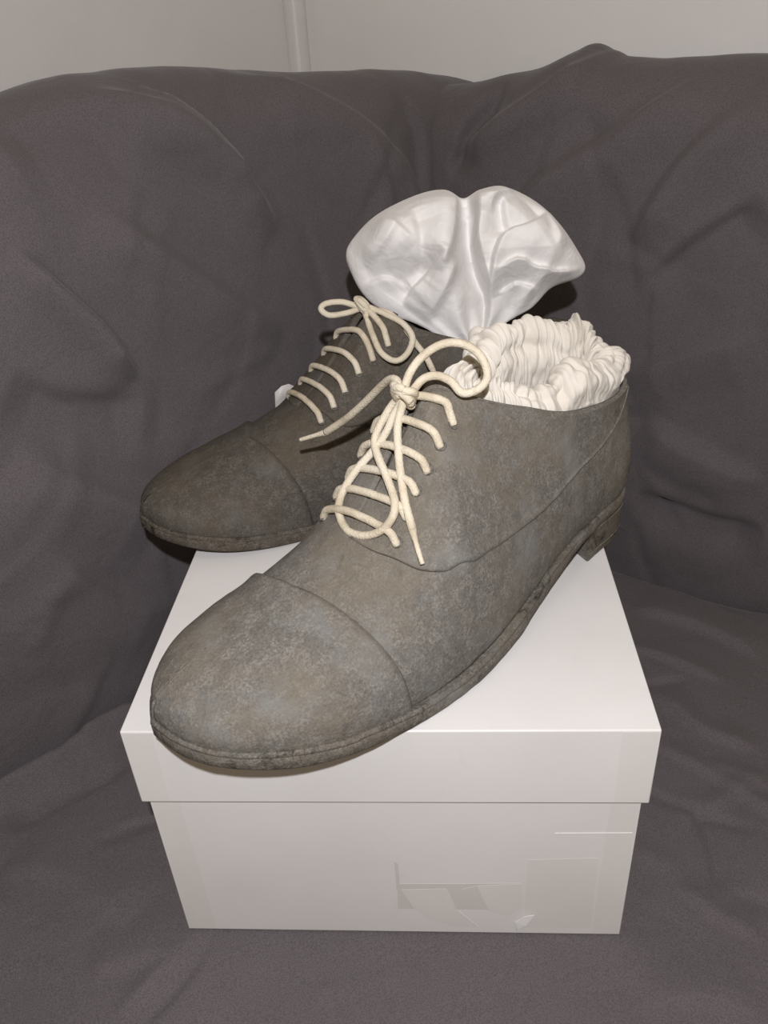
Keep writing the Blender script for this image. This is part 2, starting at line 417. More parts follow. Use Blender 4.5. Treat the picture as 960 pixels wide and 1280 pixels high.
def backrest(d, u, n, a0, a1, tops, lines, seed, bulge):
    nw = 180; A = np.r_[np.linspace(a0, .46, 280), np.linspace(.46, a1, 25)[1:]]; na = len(A)
    d, u, n = map(np.array, (d, u, n))
    rt = .055
    top = smooth_interp(A, [t[0] for t in tops], [t[1] for t in tops])
    P = np.zeros((na, nw, 3)); nf = 120; dep_end = 0
    for j in range(nw):
        if j < nf:                                   # the face
            f = j/(nf-1); b = -.05+f*(top-rt+.05); dep = 0*A
            dep = -bulge*np.sin(math.pi*np.clip((b+.05)/(top+.05), 0, 1))**.8; dep_end = dep
            arc = np.zeros(na)
        else:                                        # round over the top and down the back
            f = (j-nf+1)/(nw-nf); ang = min(f*1.45, 1)*math.pi
            b = top-rt+rt*math.sin(ang); dep = rt*1.1*(1-math.cos(ang))+dep_end*(1-f)
            if f*1.45 > 1: b = b-(f*1.45-1)/.45*.35
            dep = dep+0*A
        P[:, j] = C0+A[:, None]*d+np.asarray(b)[:, None]*u+dep[:, None]*n
    AA = (P-C0)@d; BB = (P-C0)@u
    front = np.clip((nf+34-np.arange(nw)[None, :])/24, 0, 1)*np.ones((na, 1))
    rg = np.random.default_rng(int(seed*10)); lines = list(lines)
    for k in range(34):
        x0 = rg.uniform(-.02, .42); y0 = rg.uniform(.02, .40); an = rg.normal(-.9, .45); ln = rg.uniform(.05, .16); bd = rg.normal(0, .5)
        ps = [(x0, y0)]
        for q in range(3): ps.append((ps[-1][0]+ln/3*math.cos(an+bd*q/3), ps[-1][1]+ln/3*math.sin(an+bd*q/3)))
        lines.append((ps, rg.choice([-1, 1])*rg.uniform(.0008, .0024), rg.uniform(.006, .011), rg.uniform(-.55, .55)))
    H = (folds(AA, BB, lines)+.6*folds(AA, BB, lines[:8]))*front
    H += .0045*fbm(AA*8+seed, BB*8, (P-C0)@n*4, 3)+.003*fbm((AA*.8+BB*.7)*9+seed, (BB*.8-AA*.7)*30, 0*AA+seed, 2)
    N_ = np.cross(np.gradient(P, axis=1), np.gradient(P, axis=0)); N_ /= np.maximum(np.linalg.norm(N_, axis=-1, keepdims=True), 1e-9)
    if (N_[:, 20]@n).mean() > 0: N_ = -N_
    P = P+N_*H[..., None]-SO
    return mesh_obj('backrest', P.reshape(-1, 3), grid_faces(na, nw), MAT['sofa'], sofa)
FLD = [([(.370,.334),(.349,.303),(.330,.273),(.317,.236)],.009,.010,.6),([(.286,.410),(.244,.391),(.212,.367),(.186,.330),(.170,.303)],.008,.014,.5),
       ([(.245,.410),(.209,.379),(.183,.343)],.006,.010),([(.172,.411),(.093,.384),(.029,.334),(-.001,.261)],.007,.020),
       ([(.350,.391),(.318,.395),(.268,.394)],-.005,.02),([(.312,.347),(.265,.301),(.189,.227)],.005,.02),
       ([(.411,.218),(.379,.181),(.329,.133)],.006,.025),([(.396,.262),(.371,.237),(.317,.218)],-.005,.02),
       ([(-.001,.387),(-.009,.342),(.005,.291)],-.007,.012),([(.418,.150),(.383,.091),(.339,.051)],.008,.02),
       ([(.06,.36),(.05,.30),(.07,.24)],.005,.012)]
backrest((-.651,-.759,0), (-.076,.065,.995), (-.755,.648,-.1), -.14, .95,
         [(-.2,.375),(-.156,.383),(-.102,.393),(-.005,.403),(.125,.416),(.229,.425),(.284,.423),(.319,.418),(.45,.40),(.95,.40)], FLD, 1.3, .022)
FRD = [([(.252,.374),(.223,.355),(.199,.324),(.175,.275)],.007,.014),([(.205,.389),(.151,.351),(.094,.313),(.061,.271)],.008,.018),
       ([(.121,.410),(.094,.384),(.039,.353),(.000,.333)],.008,.014,.5),([(.265,.312),(.225,.280),(.193,.246)],-.006,.014),
       ([(.036,.389),(.015,.359),(.001,.314)],-.008,.010),([(.309,.099),(.254,.114),(.204,.131)],.006,.02),
       ([(.317,.057),(.265,.056),(.207,.063)],-.007,.016),([(.285,.215),(.228,.192),(.185,.164)],.005,.02)]
backrest((.843,-.538,0), (.054,.084,.995), (.536,.838,-.1), -.05, .95,
         [(-.06,.385),(-.016,.390),(.008,.393),(.054,.402),(.088,.411),(.099,.415),(.112,.410),(.124,.407),(.176,.405),(.234,.408),(.5,.40),(.95,.40)], FRD, 8.7, .018)

# ---------------------------------------------------------------- shoe box
box = tag(empty('shoe_box', (0, .161, 0)), 'white cardboard shoe box with lid, standing on the grey sofa seat', 'box')
BO = np.array([0, .161, 0])
def hexa(x0, x1, y0, y1, z0, z1):
    return [(x0,y0,z0),(x1,y0,z0),(x1,y1,z0),(x0,y1,z0),(x0,y0,z1),(x1,y0,z1),(x1,y1,z1),(x0,y1,z1)], [(3,2,1,0),(4,5,6,7),(0,1,5,4),(1,2,6,5),(2,3,7,6),(3,0,4,7)]
def shell(name, x0, x1, y0, y1, z0, z1, t, up, bevel, parent, mat):
    """open card tray: outer and inner faces with a rim"""
    V, F = hexa(x0, x1, y0, y1, z0, z1)
    W_, _ = hexa(x0+t, x1-t, y0+t, y1-t, z0+(t if up else 0), z1-(0 if up else t))
    V = V+W_
    side = [(0,1,5,4),(1,2,6,5),(2,3,7,6),(3,0,4,7)]
    FF = side+[tuple(8+i for i in reversed(f)) for f in side]
    cap = (3,2,1,0) if up else (4,5,6,7); FF += [cap, tuple(8+i for i in reversed(cap))]
    rim = [4,5,6,7] if up else [0,1,2,3]
    for k in range(4): FF.append((rim[k], rim[(k+1) % 4], 8+rim[(k+1) % 4], 8+rim[k]))
    o = mesh_obj(name, np.array(V)-BO, FF, mat, parent, smooth=True)
    md = o.modifiers.new('bevel', 'BEVEL'); md.width = bevel; md.segments = 3; md.limit_method = 'ANGLE'
    o.data.set_sharp_from_angle(angle=.6)
    return o
LIDH = .0497
bx = BOXW/2
body = shell('box_body', -bx+.0028, bx-.0028, .0028, BOXD-.0028, .0002, HB-.0030, .0018, True, .0006, box, MAT['box'])
lid = shell('box_lid', -bx, bx, 0, BOXD, HB-LIDH, HB, .0018, False, .0008, box, MAT['box'])
def plate(name, pts, y, t, mat, parent):
    """thin paper piece on the front face: polygon in (x,z)"""
    n = len(pts)
    V = [(x, y, z) for x, z in pts]+[(x, y+t, z) for x, z in pts]
    F = [tuple(range(n)), tuple(range(2*n-1, n-1, -1))]+[(k, (k+1) % n, n+(k+1) % n, n+k) for k in range(n)]
    return mesh_obj(name, np.array(V)-BO, F, mat, parent, smooth=False)
YF = .0028
zl = HB-LIDH
plate('paper_overlap', [(-bx+.004,.001),(-bx+.0195,.001),(-bx+.0185,zl+.004),(-bx+.0042,zl+.004)], YF-.00006, .0002, MAT['box_seam'], body)
plate('paper_overlap', [(bx-.0185,.001),(bx-.0040,.001),(bx-.0040,zl+.004),(bx-.0175,zl+.004)], YF-.00006, .0002, MAT['box_seam'], body)
plate('paper_overlap', [(-bx+.001,zl+.001),(-bx+.0150,zl+.001),(-bx+.0155,HB-.001),(-bx+.001,HB-.001)], -.00006, .0002, MAT['box_seam'], lid)
plate('paper_overlap', [(bx-.0170,zl+.001),(bx-.001,zl+.001),(bx-.001,HB-.001),(bx-.0175,HB-.001)], -.00006, .0002, MAT['box_seam'], lid)
plate('tape_residue', [(.0003,.0445),(.0666,.0461),(.0677,.0243),(.0614,.0178),(.0483,.0222),(-.0004,.0221)], YF-.00008, .0002, MAT['residue'], body)
plate('tape_residue', [(-.0004,.0643),(.0016,.0622),(.0017,.0403),(-.0004,.0397)], YF-.00010, .0002, MAT['residue'], body)
plate('torn_tape', [(.0022,.0397),(.0269,.0407),(.0319,.0222),(.0441,.0060),(.0318,.0057),(.0160,.0129),(.0084,.0232)], YF-.00014, .0002, MAT['box_seam'], body)
plate('torn_tape', [(.0346,.0403),(.0430,.0437),(.0492,.0225),(.0388,.0237),(.0380,.0310)], YF-.00014, .0002, MAT['residue'], body)
plate('torn_tape', [(.0430,.0437),(.0666,.0455),(.0677,.0243),(.0605,.0160),(.0492,.0225)], YF-.00014, .0002, MAT['box_seam'], body)
plate('scratch', [(.0817,.0878),(.1200,.0884),(.1200,.0879),(.0817,.0873)], YF-.00025, .0002, MAT['torn'], body)
plate('clear_tape', [(.0690,.006),(.1060,.006),(.1050,.068),(.0690,.066)], YF-.00005, .0001, MAT['box_seam'], body)
# a torn paper corner that curls off the front
V = [(.0653,YF-.0002,.0006),(.0641,YF-.0004,.0110),(.0688,YF-.0014,.0180),(.0740,YF-.0030,.0222),(.0700,YF-.0022,.0110),(.0655,YF-.0008,.0050)]
V += [(x, y+.0003, z) for x, y, z in V]
mesh_obj('torn_paper_flap', np.array(V)-BO, [(0,1,5),(1,4,5),(1,2,4),(2,3,4),(6,11,7),(7,11,10),(7,10,8),(8,10,9),(0,5,11,6),(5,4,10,11),(4,3,9,10),(3,2,8,9),(2,1,7,8),(1,0,6,7)], MAT['torn'], body, smooth=False)


# ---------------------------------------------------------------- shoes
SL, SM = Side(1), Side(-1)
CAPQ = np.array([0, .02, .17, .32, .48, .64, .83, 1.0]); CAPS = np.array([.2094, .2096, .2115, .2143, .218, .2218, .2259, .2300])
SEAM = np.array([(.095,1.0),(.116,.893),(.156,.74),(.214,.60),(.268,.528),(.30,.478),(.331,.43),(.38,.395),(.447,.375),(.497,.352),(.527,.34),(.567,.377),(.613,.497),(.647,.685),(.671,.855),(.6805,.985)])
CAPM = np.array([.2215, .2217, .2240, .2262, .2290, .2312, .2316, .2300])      # inner side of the nearer shoe's cap
def cap_theta(side, q, caps=CAPS):
    s = np.interp(q, CAPQ, caps); T = np.linspace(.5, .95, 400); out = np.zeros_like(q)
    for i, (qq, ss) in enumerate(zip(q, s)):
        P = side.point(T, np.full(400, qq))[:, 0]; out[i] = np.interp(ss, P, T)
    return out
def lump(P, amp):
    return amp*(fbm(P[..., 0]*90, P[..., 1]*90, P[..., 2]*90, 3)*.7+.5*fbm(P[..., 0]*28+9, P[..., 1]*28, P[..., 2]*28, 2))
def med_theta(th):
    """medial parameter whose top edge sits at the same place along the shoe"""
    x = np.linspace(0, 1, NTH); sl = np.interp(th, x, SL.E[:, 0])
    r = np.interp(sl, np.maximum.accumulate(SM.E[:, 0]+x*1e-7), x); r[th <= 0] = 0; r[th >= 1] = 1; return r
def join_halves(PL, PM, open_to):
    """PL, PM (n,m,3): make the shared edges of the two halves identical"""
    for r in (0, -1):
        if r == 0 and open_to is None: continue
        mid = (PL[r]+PM[r])/2; PL[r] = PM[r] = mid
    k = open_to or 0
    for i in range(k, PL.shape[0]):
        if np.linalg.norm(PL[i, -1]-PM[i, -1]) < .0012 or open_to is None:
            PL[i, -1] = PM[i, -1] = (PL[i, -1]+PM[i, -1])/2
    return PL, PM
def upper_arrays(mir):
    nt, nq = 200, 64; Ps = []
    tl = np.linspace(0, 1, nt)
    for sd, tt in ((SL, tl), (SM, med_theta(tl))):
        T, Q = np.meshgrid(tt, np.linspace(0, 1, nq), indexing='ij')
        P = sd.point(T, Q); Ps.append(P+sd.normal(T, Q)*(lump(P, .0006)*np.minimum(1, (1-Q)*12)*np.minimum(1, T*30)*np.minimum(1, (1-T)*30))[..., None])
    k = int(np.searchsorted(SL.E[:, 0], .186)/NTH*nt)
    PL, PM = join_halves(Ps[0], Ps[1], k)
    return np.vstack([PL.reshape(-1, 3), PM.reshape(-1, 3)]), grid_faces(nt, nq)+grid_faces(nt, nq, nt*nq)
def toe_cap_arrays(med_caps):
    nt, nq = 90, 64; Ps = []; a = np.linspace(0, 1, nt); q = np.linspace(0, 1, nq)
    tcl = cap_theta(SL, q); tcm = cap_theta(SM, q, med_caps); thm = med_theta(tcl[-1]+(1-tcl[-1])*a); tcm = tcm+(thm[0]-tcm[-1])*q**3
    fm = (thm-thm[0])/(1-thm[0])
    for sd, tc, f in ((SL, tcl, a), (SM, tcm, fm)):
        T = tc[None, :]+(1-tc[None, :])*f[:, None]; Q = np.broadcast_to(q, T.shape)
        P = sd.point(T, Q)
        off = .0019+lump(P, .0007)*np.minimum(1, (1-Q)*12)*np.minimum(1, (1-T)*25)
        off = off+.0007*np.exp(-((a[:, None]-.035)/.03)**2)          # rolled edge of the cap
        off[0] = -.0008; off[1] = .0010
        Ps.append(sd.off(T, Q, off))
    PL, PM = join_halves(Ps[0], Ps[1], None)
    return np.vstack([PL.reshape(-1, 3), PM.reshape(-1, 3)]), grid_faces(nt, nq)+grid_faces(nt, nq, nt*nq)
def quarter_arrays(sd):
    nt, nq = 170, 60
    th = np.linspace(SEAM[0, 0], SEAM[-1, 0], nt); qs = smooth_interp(th, SEAM[:, 0], SEAM[:, 1])
    a = np.linspace(0, 1, nq)**1.15
    T = np.broadcast_to(th[:, None], (nt, nq)); Q = qs[:, None]+(1-qs[:, None])*a[None, :]
    P = sd.point(T, Q); off = .0012+lump(P, .0006)*np.minimum(1, (1-Q)*10)
    off = off+.0005*np.exp(-((a[None, :]-.04)/.03)**2)
    off[:, 0] = -.0005; off[:, 1] = .0007; off[0] = -.0005; off[-1] = -.0004
    # rolled top edge and facing edge
    off[:, -1] = -.0012; off[:, -2] = .0002
    return sd.off(T, Q, off).reshape(-1, 3), grid_faces(nt, nq)
def strip_loop(inset, z):
    """plan loop (lateral heel->toe, medial toe->heel) at a given inset and height function"""
    ex = lambda o: (.0026*np.clip(1-o[:, 0]/.13, 0, 1)**.6)[:, None]
    a = SL.out-SL.nrm*(inset+ex(SL.out)); b = (SM.out-SM.nrm*(inset+ex(SM.out)))[::-1]
    L = np.vstack([a, b[1:-1]])[::3]
    return np.c_[L, z(L[:, 0])]
def sole_arrays():
    rings = [strip_loop(.011, lambda s: z_welt(s)-.0015), strip_loop(.0012, lambda s: z_welt(s)+.0002), strip_loop(.0002, lambda s: z_welt(s)-.0010),
             strip_loop(.0000, lambda s: z_welt(s)*.80+z_under(s)*.20), strip_loop(.0006, lambda s: z_welt(s)*.74+z_under(s)*.26), strip_loop(.0001, lambda s: z_welt(s)*.66+z_under(s)*.34),
             strip_loop(.0002, lambda s: z_under(s)+.0016), strip_loop(.0012, lambda s: z_under(s)+.0003), strip_loop(.004, z_under), strip_loop(.020, z_under)]
    n = len(rings[0]); V = np.vstack(rings)
    P = V.copy(); V[n:7*n] += np.stack([lump(P[n:7*n], .0009), lump(P[n:7*n]+3, .0009), lump(P[n:7*n]+6, .0007)], 1)
    F = grid_faces(len(rings), n, 0, False, True)
    b0 = (len(rings)-1)*n
    for i in range(1, n//2): F.append((b0+i, b0+i+1, b0+n-i-1, b0+(n-i) % n)) if i+1 < n-i-1 else None
    return V, F
def heel_arrays(z0, z1, in0, in1):
    a = SL.out; m = SM.out; xb = .052
    la = a[a[:, 0] < xb]; lm = m[m[:, 0] < xb]
    na_ = SL.nrm[:len(la)]; nm_ = SM.nrm[:len(lm)]
    V = []
    def ring(ins, z):
        A = (la-na_*ins)[::3]; B = (lm-nm_*ins)[::3]
        e0, e1 = A[-1], B[-1]
        br = [e0+(e1-e0)*f+np.array([-.004*math.sin(math.pi*f), 0]) for f in np.linspace(.12, .88, 7)]
        L = np.vstack([A, br, B[::-1][:-1]])
        return np.c_[L, np.full(len(L), z)]
    R = [ring(in1+.0015, z1), ring(in1, z1-.0008), ring((in0+in1)/2+.0002, (z0+z1)/2), ring(in0, z0+.0008), ring(in0+.0012, z0)]
    n = len(R[0]); F = grid_faces(len(R), n, 0, False, True)
    c0 = len(R)*n
    V = np.vstack(R+[R[0].mean(0)[None], R[-1].mean(0)[None]])
    for k in range(n):
        F.append((k, (k+1) % n, c0)); F.append(((len(R)-1)*n+(k+1) % n, (len(R)-1)*n+k, c0+1))
    return V, F
def tongue_arrays():
    # follows the throat just below the facings and stands a little above them
    C = crom([(.205, .0050, .0655), (.19, .005, .0765), (.172, .005, .0965), (.157, .004, .1160), (.146, .004, .1275), (.138, .004, .1345)], 40)
    V = []
    for i, c in enumerate(C):
        f = i/39; wd = .010+.004*f
        for k in np.linspace(-1, 1, 17):
            V.append((c[0]-.002*abs(k)**2, c[1]+k*wd, c[2]-(.0045+.001*f)*abs(k)**2-.0022-.003*abs(k)**6*(f > .95)))
    return np.array(V), grid_faces(40, 17)
EYL = [(.521,.8176),(.5511,.7421),(.5731,.7358),(.5952,.7358),(.6152,.717),(.6333,.6855)]
def on_upper(sd, s, t):
    T, Q = np.meshgrid(np.linspace(.4, .75, 180), np.linspace(.4, 1, 120), indexing='ij'); P = sd.point(T, Q)
    k = ((P[..., 0]-s)**2+(P[..., 1]-t)**2).argmin(); return float(T.ravel()[k]), float(Q.ravel()[k])
EYM = [on_upper(SM, a_, t_) for a_, t_ in ((.150,-.0145),(.1625,-.0155),(.1708,-.0165),(.1790,-.0172),(.1868,-.0178),(.1952,-.0182))]
def eyelet_arrays(sd, th, q):
    T, Q = np.array([th]), np.array([q]); c = sd.off(T, Q, np.array([.0014]))[0]; n = sd.normal(T, Q)[0]
    u = np.cross(n, (1., 0, 0)); u /= np.linalg.norm(u); v = np.cross(n, u); V = []
    for i in range(14):
        a = 2*math.pi*i/14; d = u*math.cos(a)+v*math.sin(a)
        for j in range(6):
            b = 2*math.pi*j/6; V.append(c+d*(.0023+.0005*math.cos(b))+n*.0005*math.sin(b))
    return np.array(V), grid_faces(14, 6, 0, True, True)
LR = .0020
_T, _Q = np.meshgrid(np.linspace(.35, .80, 260), np.linspace(.3, 1, 120), indexing='ij')
_CLOUD = np.vstack([sd.off(_T, _Q, np.full(_T.shape, .0014)).reshape(-1, 3) for sd in (SL, SM)])
def surf_z(s, t):
    """height of the upper at plan position (s,t): mean of the nearest samples"""
    d = (_CLOUD[:, 0]-s)**2+(_CLOUD[:, 1]-t)**2; i = np.argpartition(d, 6)[:6]; return _CLOUD[i, 2].mean()
def bar_points(eyl, eym):
    a = SL.off(np.array([eyl[0]]), np.array([eyl[1]]), np.array([.0014]))[0]; b = SM.off(np.array([eym[0]]), np.array([eym[1]]), np.array([.0014]))[0]
    out = []; n = 17
    for k in range(n):
        f = k/(n-1); p = a+(b-a)*f
        p[0] += .0008*math.sin(math.pi*f)
        p[2] = surf_z(p[0], p[1])
        out.append(p)
    out = np.array(out)
    z = np.convolve(np.r_[[out[0, 2]]*2, out[:, 2], [out[-1, 2]]*2], np.ones(5)/5, 'valid')
    top = z.max()
    f = np.linspace(0, 1, n)
    out[:, 2] = np.maximum(z, out[:, 2])+.0030*np.clip(np.minimum(f, 1-f)/.08, 0, 1)-.0022*np.clip(1-np.minimum(f, 1-f)/.06, 0, 1)
    return out
def flip(V, mir): V = np.array(V, float).copy(); V[:, 1] *= mir; return V
def knot_arrays(c):
    """a small overhand bundle: three wraps of cord around the crossing"""
    c = np.array(c); Vs, Fs = [], []; base = 0
    def add(P, r, n=26):
        nonlocal base
        V, F = tube_arrays(P, r, 10, n); Vs.append(V); Fs.extend([tuple(i+base for i in f) for f in F]); base += len(V)
    for ph, ax, rr in ((0, .0052, .0042), (.9, .0046, .0046), (2.0, .0050, .0038)):
        P = []
        for k in range(11):
            a = 2*math.pi*k/10+ph
            P.append(c+np.array([math.cos(a)*rr*.8+math.sin(ph)*.0010, math.sin(a)*ax+math.cos(ph*2)*.0008, math.sin(a+ph)*.0035+math.cos(a)*rr*.55]))
        add(P, LR)
    add([c+np.array([.001,-.006,-.001]), c+np.array([.0035,-.002,.003]), c+np.array([.0035,.002,.003]), c+np.array([.001,.006,-.001])], LR*1.05, 18)
    return np.vstack(Vs), Fs

def build_shoe(loc, rz, mir, label, mats, laces, group):
    sh = tag(empty('leather_shoe', loc, rz), label, 'shoe', group)
    mc, ms = mats
    def part(name, VF, mat, parent=sh, doubles=0, **kw): return mesh_obj(name, flip(VF[0], mir), VF[1], mat, parent, doubles=doubles, **kw)
    up = part('upper', upper_arrays(mir), mc, doubles=2e-5)
    md = up.modifiers.new('thickness', 'SOLIDIFY'); md.thickness = .0022; md.offset = -1
    part('toe_cap', toe_cap_arrays(laces['cap']), mc, doubles=2e-5)
    for sd in (SL, SM):
        q = part('quarter', quarter_arrays(sd), mc)
        md = q.modifiers.new('thickness', 'SOLIDIFY'); md.thickness = .0008; md.offset = -1
    t = part('tongue', tongue_arrays(), mc); md = t.modifiers.new('thickness', 'SOLIDIFY'); md.thickness = .002; md.offset = -1
    part('outsole', sole_arrays(), ms, flat_angle=1.0)
    h = part('heel', heel_arrays(.0062, .0222, .0038, .0030), ms, flat_angle=.9)
    part('heel_tip', heel_arrays(.0, .0060, .0046, .0039), ms, h, flat_angle=.9)
    # insole closes the shoe from inside
    a = np.c_[SL.out-SL.nrm*.008, z_welt(SL.out[:, 0])+.0015][::6]; b = np.c_[SM.out-SM.nrm*.008, z_welt(SM.out[:, 0])+.0015][::6]
    n = len(a); part('insole', (np.vstack([a, b]), [(i, i+1, n+i+1, n+i) for i in range(n-1)]), MAT['lining'], doubles=1e-5)
    for i in range(6):
        part('eyelet', eyelet_arrays(SL, *laces['lat'][i]), MAT['eyelet']); part('eyelet', eyelet_arrays(SM, *laces['med'][i]), MAT['eyelet'])
    kn = part('shoelace', knot_arrays(laces['knot']), MAT['lace']); kn['label'] = 'cream round cotton shoelace tied in a bow'
    for i in range(6):
        P = bar_points(laces['lat'][i], laces['med'][i])
        if i == 0:                                             # the top pair runs up into the knot
            k = np.array(laces['knot'])
            for Q in (P[:3], P[::-1][:3]):
                e = Q[-1]+np.array([0, 0, .0010]); P2 = np.vstack([Q[:2], e[None], (e*.5+k*.5+np.array([0, 0, .0012]))[None], k[None]])
                V, F = tube_arrays(P2, LR, 10, 26); part('crossbar', (V, F), MAT['lace'], kn)
        else:
            V, F = tube_arrays(P, LR, 10, 40); part('crossbar', (V, F), MAT['lace'], kn)
    for nm, pts in laces['runs']:
        V, F = tube_arrays(pts, LR, 10, 8*len(pts)); part(nm, (V, F), MAT['lace'], kn)
    for pts in laces['tips']:
        V, F = tube_arrays(pts, [LR*.95, LR*.62, LR*.60, LR*.55], 10, 20); part('aglet', (V, F), MAT['lace'], kn)
    return sh
N_RZ = math.atan2(-.6632, -.7484)
NEAR_LACES = dict(cap=CAPM, lat=EYL, med=EYM, knot=(.1590, .0040, .1300),
  runs=[('lace_loop', [(.1590,.0035,.1290),(.1606,-.0030,.1240),(.1677,-.0058,.1132),(.1724,-.0036,.1078),(.1762,.0036,.1040),(.1801,.0149,.0982),(.1842,.0244,.0919),(.1885,.0268,.0858),(.1935,.0232,.0796),(.1973,.0146,.0752),(.1980,.0038,.0742),(.1949,-.0058,.0778),(.1898,-.0096,.0840),(.1816,-.0078,.0945),(.1743,-.0036,.1034),(.1680,-.0002,.1126),(.1625,.0005,.1215),(.1590,.0040,.1290)]),
        ('lace_end', [(.1590,.0040,.1290),(.1605,.0040,.1262),(.1660,.0063,.1172),(.1716,.0131,.1074),(.1764,.0202,.0988),(.1807,.0280,.0906),(.1841,.0362,.0825)]),
        ('lace_loop', [(.1590,.0045,.1300),(.1596,.0046,.1330),(.1551,.0039,.1402),(.1486,.0056,.1466),(.1407,.0095,.1509),(.1342,.0147,.1510),(.1296,.0205,.1474),(.1282,.0251,.1415),(.1295,.0273,.1358),(.1340,.0259,.1317),(.1397,.0220,.1306),(.1422,.0170,.1356),(.1463,.0122,.1382),(.1516,.0086,.1371),(.1574,.0070,.1320),(.1590,.0050,.1300)]),
        ('lace_end', [(0.1595,0.0040,0.1300),(0.1615,0.0036,0.1318),(0.1591,-0.0008,0.1355),(0.1577,-0.0075,0.1342),(0.1564,-0.0167,0.1276),(0.1566,-0.0307,0.1147),(0.1585,-0.0453,0.1016),(0.1620,-0.0610,0.0893)])],
  tips=[[(.1841,.0362,.0825),(.1850,.0382,.0806),(.1870,.0430,.0764),(.1890,.0481,.0724)], [(0.1620,-0.0610,0.0893),(0.1633,-0.0638,0.0880),(0.1664,-0.0702,0.0849),(0.1694,-0.0764,0.0819)]])
FAR_LACES = dict(cap=CAPS, knot=(.1478, .0060, .1345),
  lat=[on_upper(SL, a_, t_) for a_, t_ in ((.150,.0180),(.1620,.0200),(.1705,.0220),(.1795,.0250),(.1870,.0265),(.1960,.0280))],
  med=[on_upper(SM, a_, t_) for a_, t_ in ((.1423,-.0159),(.1539,-.0176),(.1639,-.0190),(.1735,-.0194),(.1815,-.0200),(.1906,-.0204))],
  runs=[('lace_loop', [(.1480,.0060,.1345),(.1517,.0080,.1350),(.1598,.0134,.1378),(.1690,.0173,.1372),(.1722,.0174,.1338),(.1680,.0141,.1300),(.1580,.0097,.1310),(.1511,.0073,.1330),(.1480,.0060,.1345)]),
        ('lace_loop', [(.1478,.0050,.1345),(.1490,.0005,.1300),(.1505,-.0116,.1215),(.1496,-.0217,.1120),(.1440,-.0295,.1078),(.1366,-.0310,.1115),(.1305,-.0266,.1195),(.1320,-.0175,.1265),(.1378,-.0072,.1305),(.1457,.0035,.1345)]),
        ('lace_end', [(.1478,.0050,.1345),(.1459,.0022,.1330),(.1361,-.0040,.1310),(.1299,-.0138,.1225),(.1266,-.0228,.1135),(.1238,-.0297,.1070),(.1228,-.0369,.1000)])],
  tips=[[(.1228,-.0369,.1000),(.1224,-.0385,.0980),(.1218,-.0415,.0945),(.1211,-.0455,.0900)]])
near = build_shoe((.1289, .1911, HB+.0001), N_RZ, 1, 'chalky grey coated lace-up shoe, the nearer one, its toe overhanging the box front', (MAT['coat'], MAT['sole']), NEAR_LACES, 'pair of lace-up shoes')
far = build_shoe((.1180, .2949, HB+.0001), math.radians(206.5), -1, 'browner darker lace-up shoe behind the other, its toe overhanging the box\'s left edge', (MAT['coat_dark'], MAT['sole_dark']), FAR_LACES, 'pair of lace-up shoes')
far.scale = (1, 1, .92)

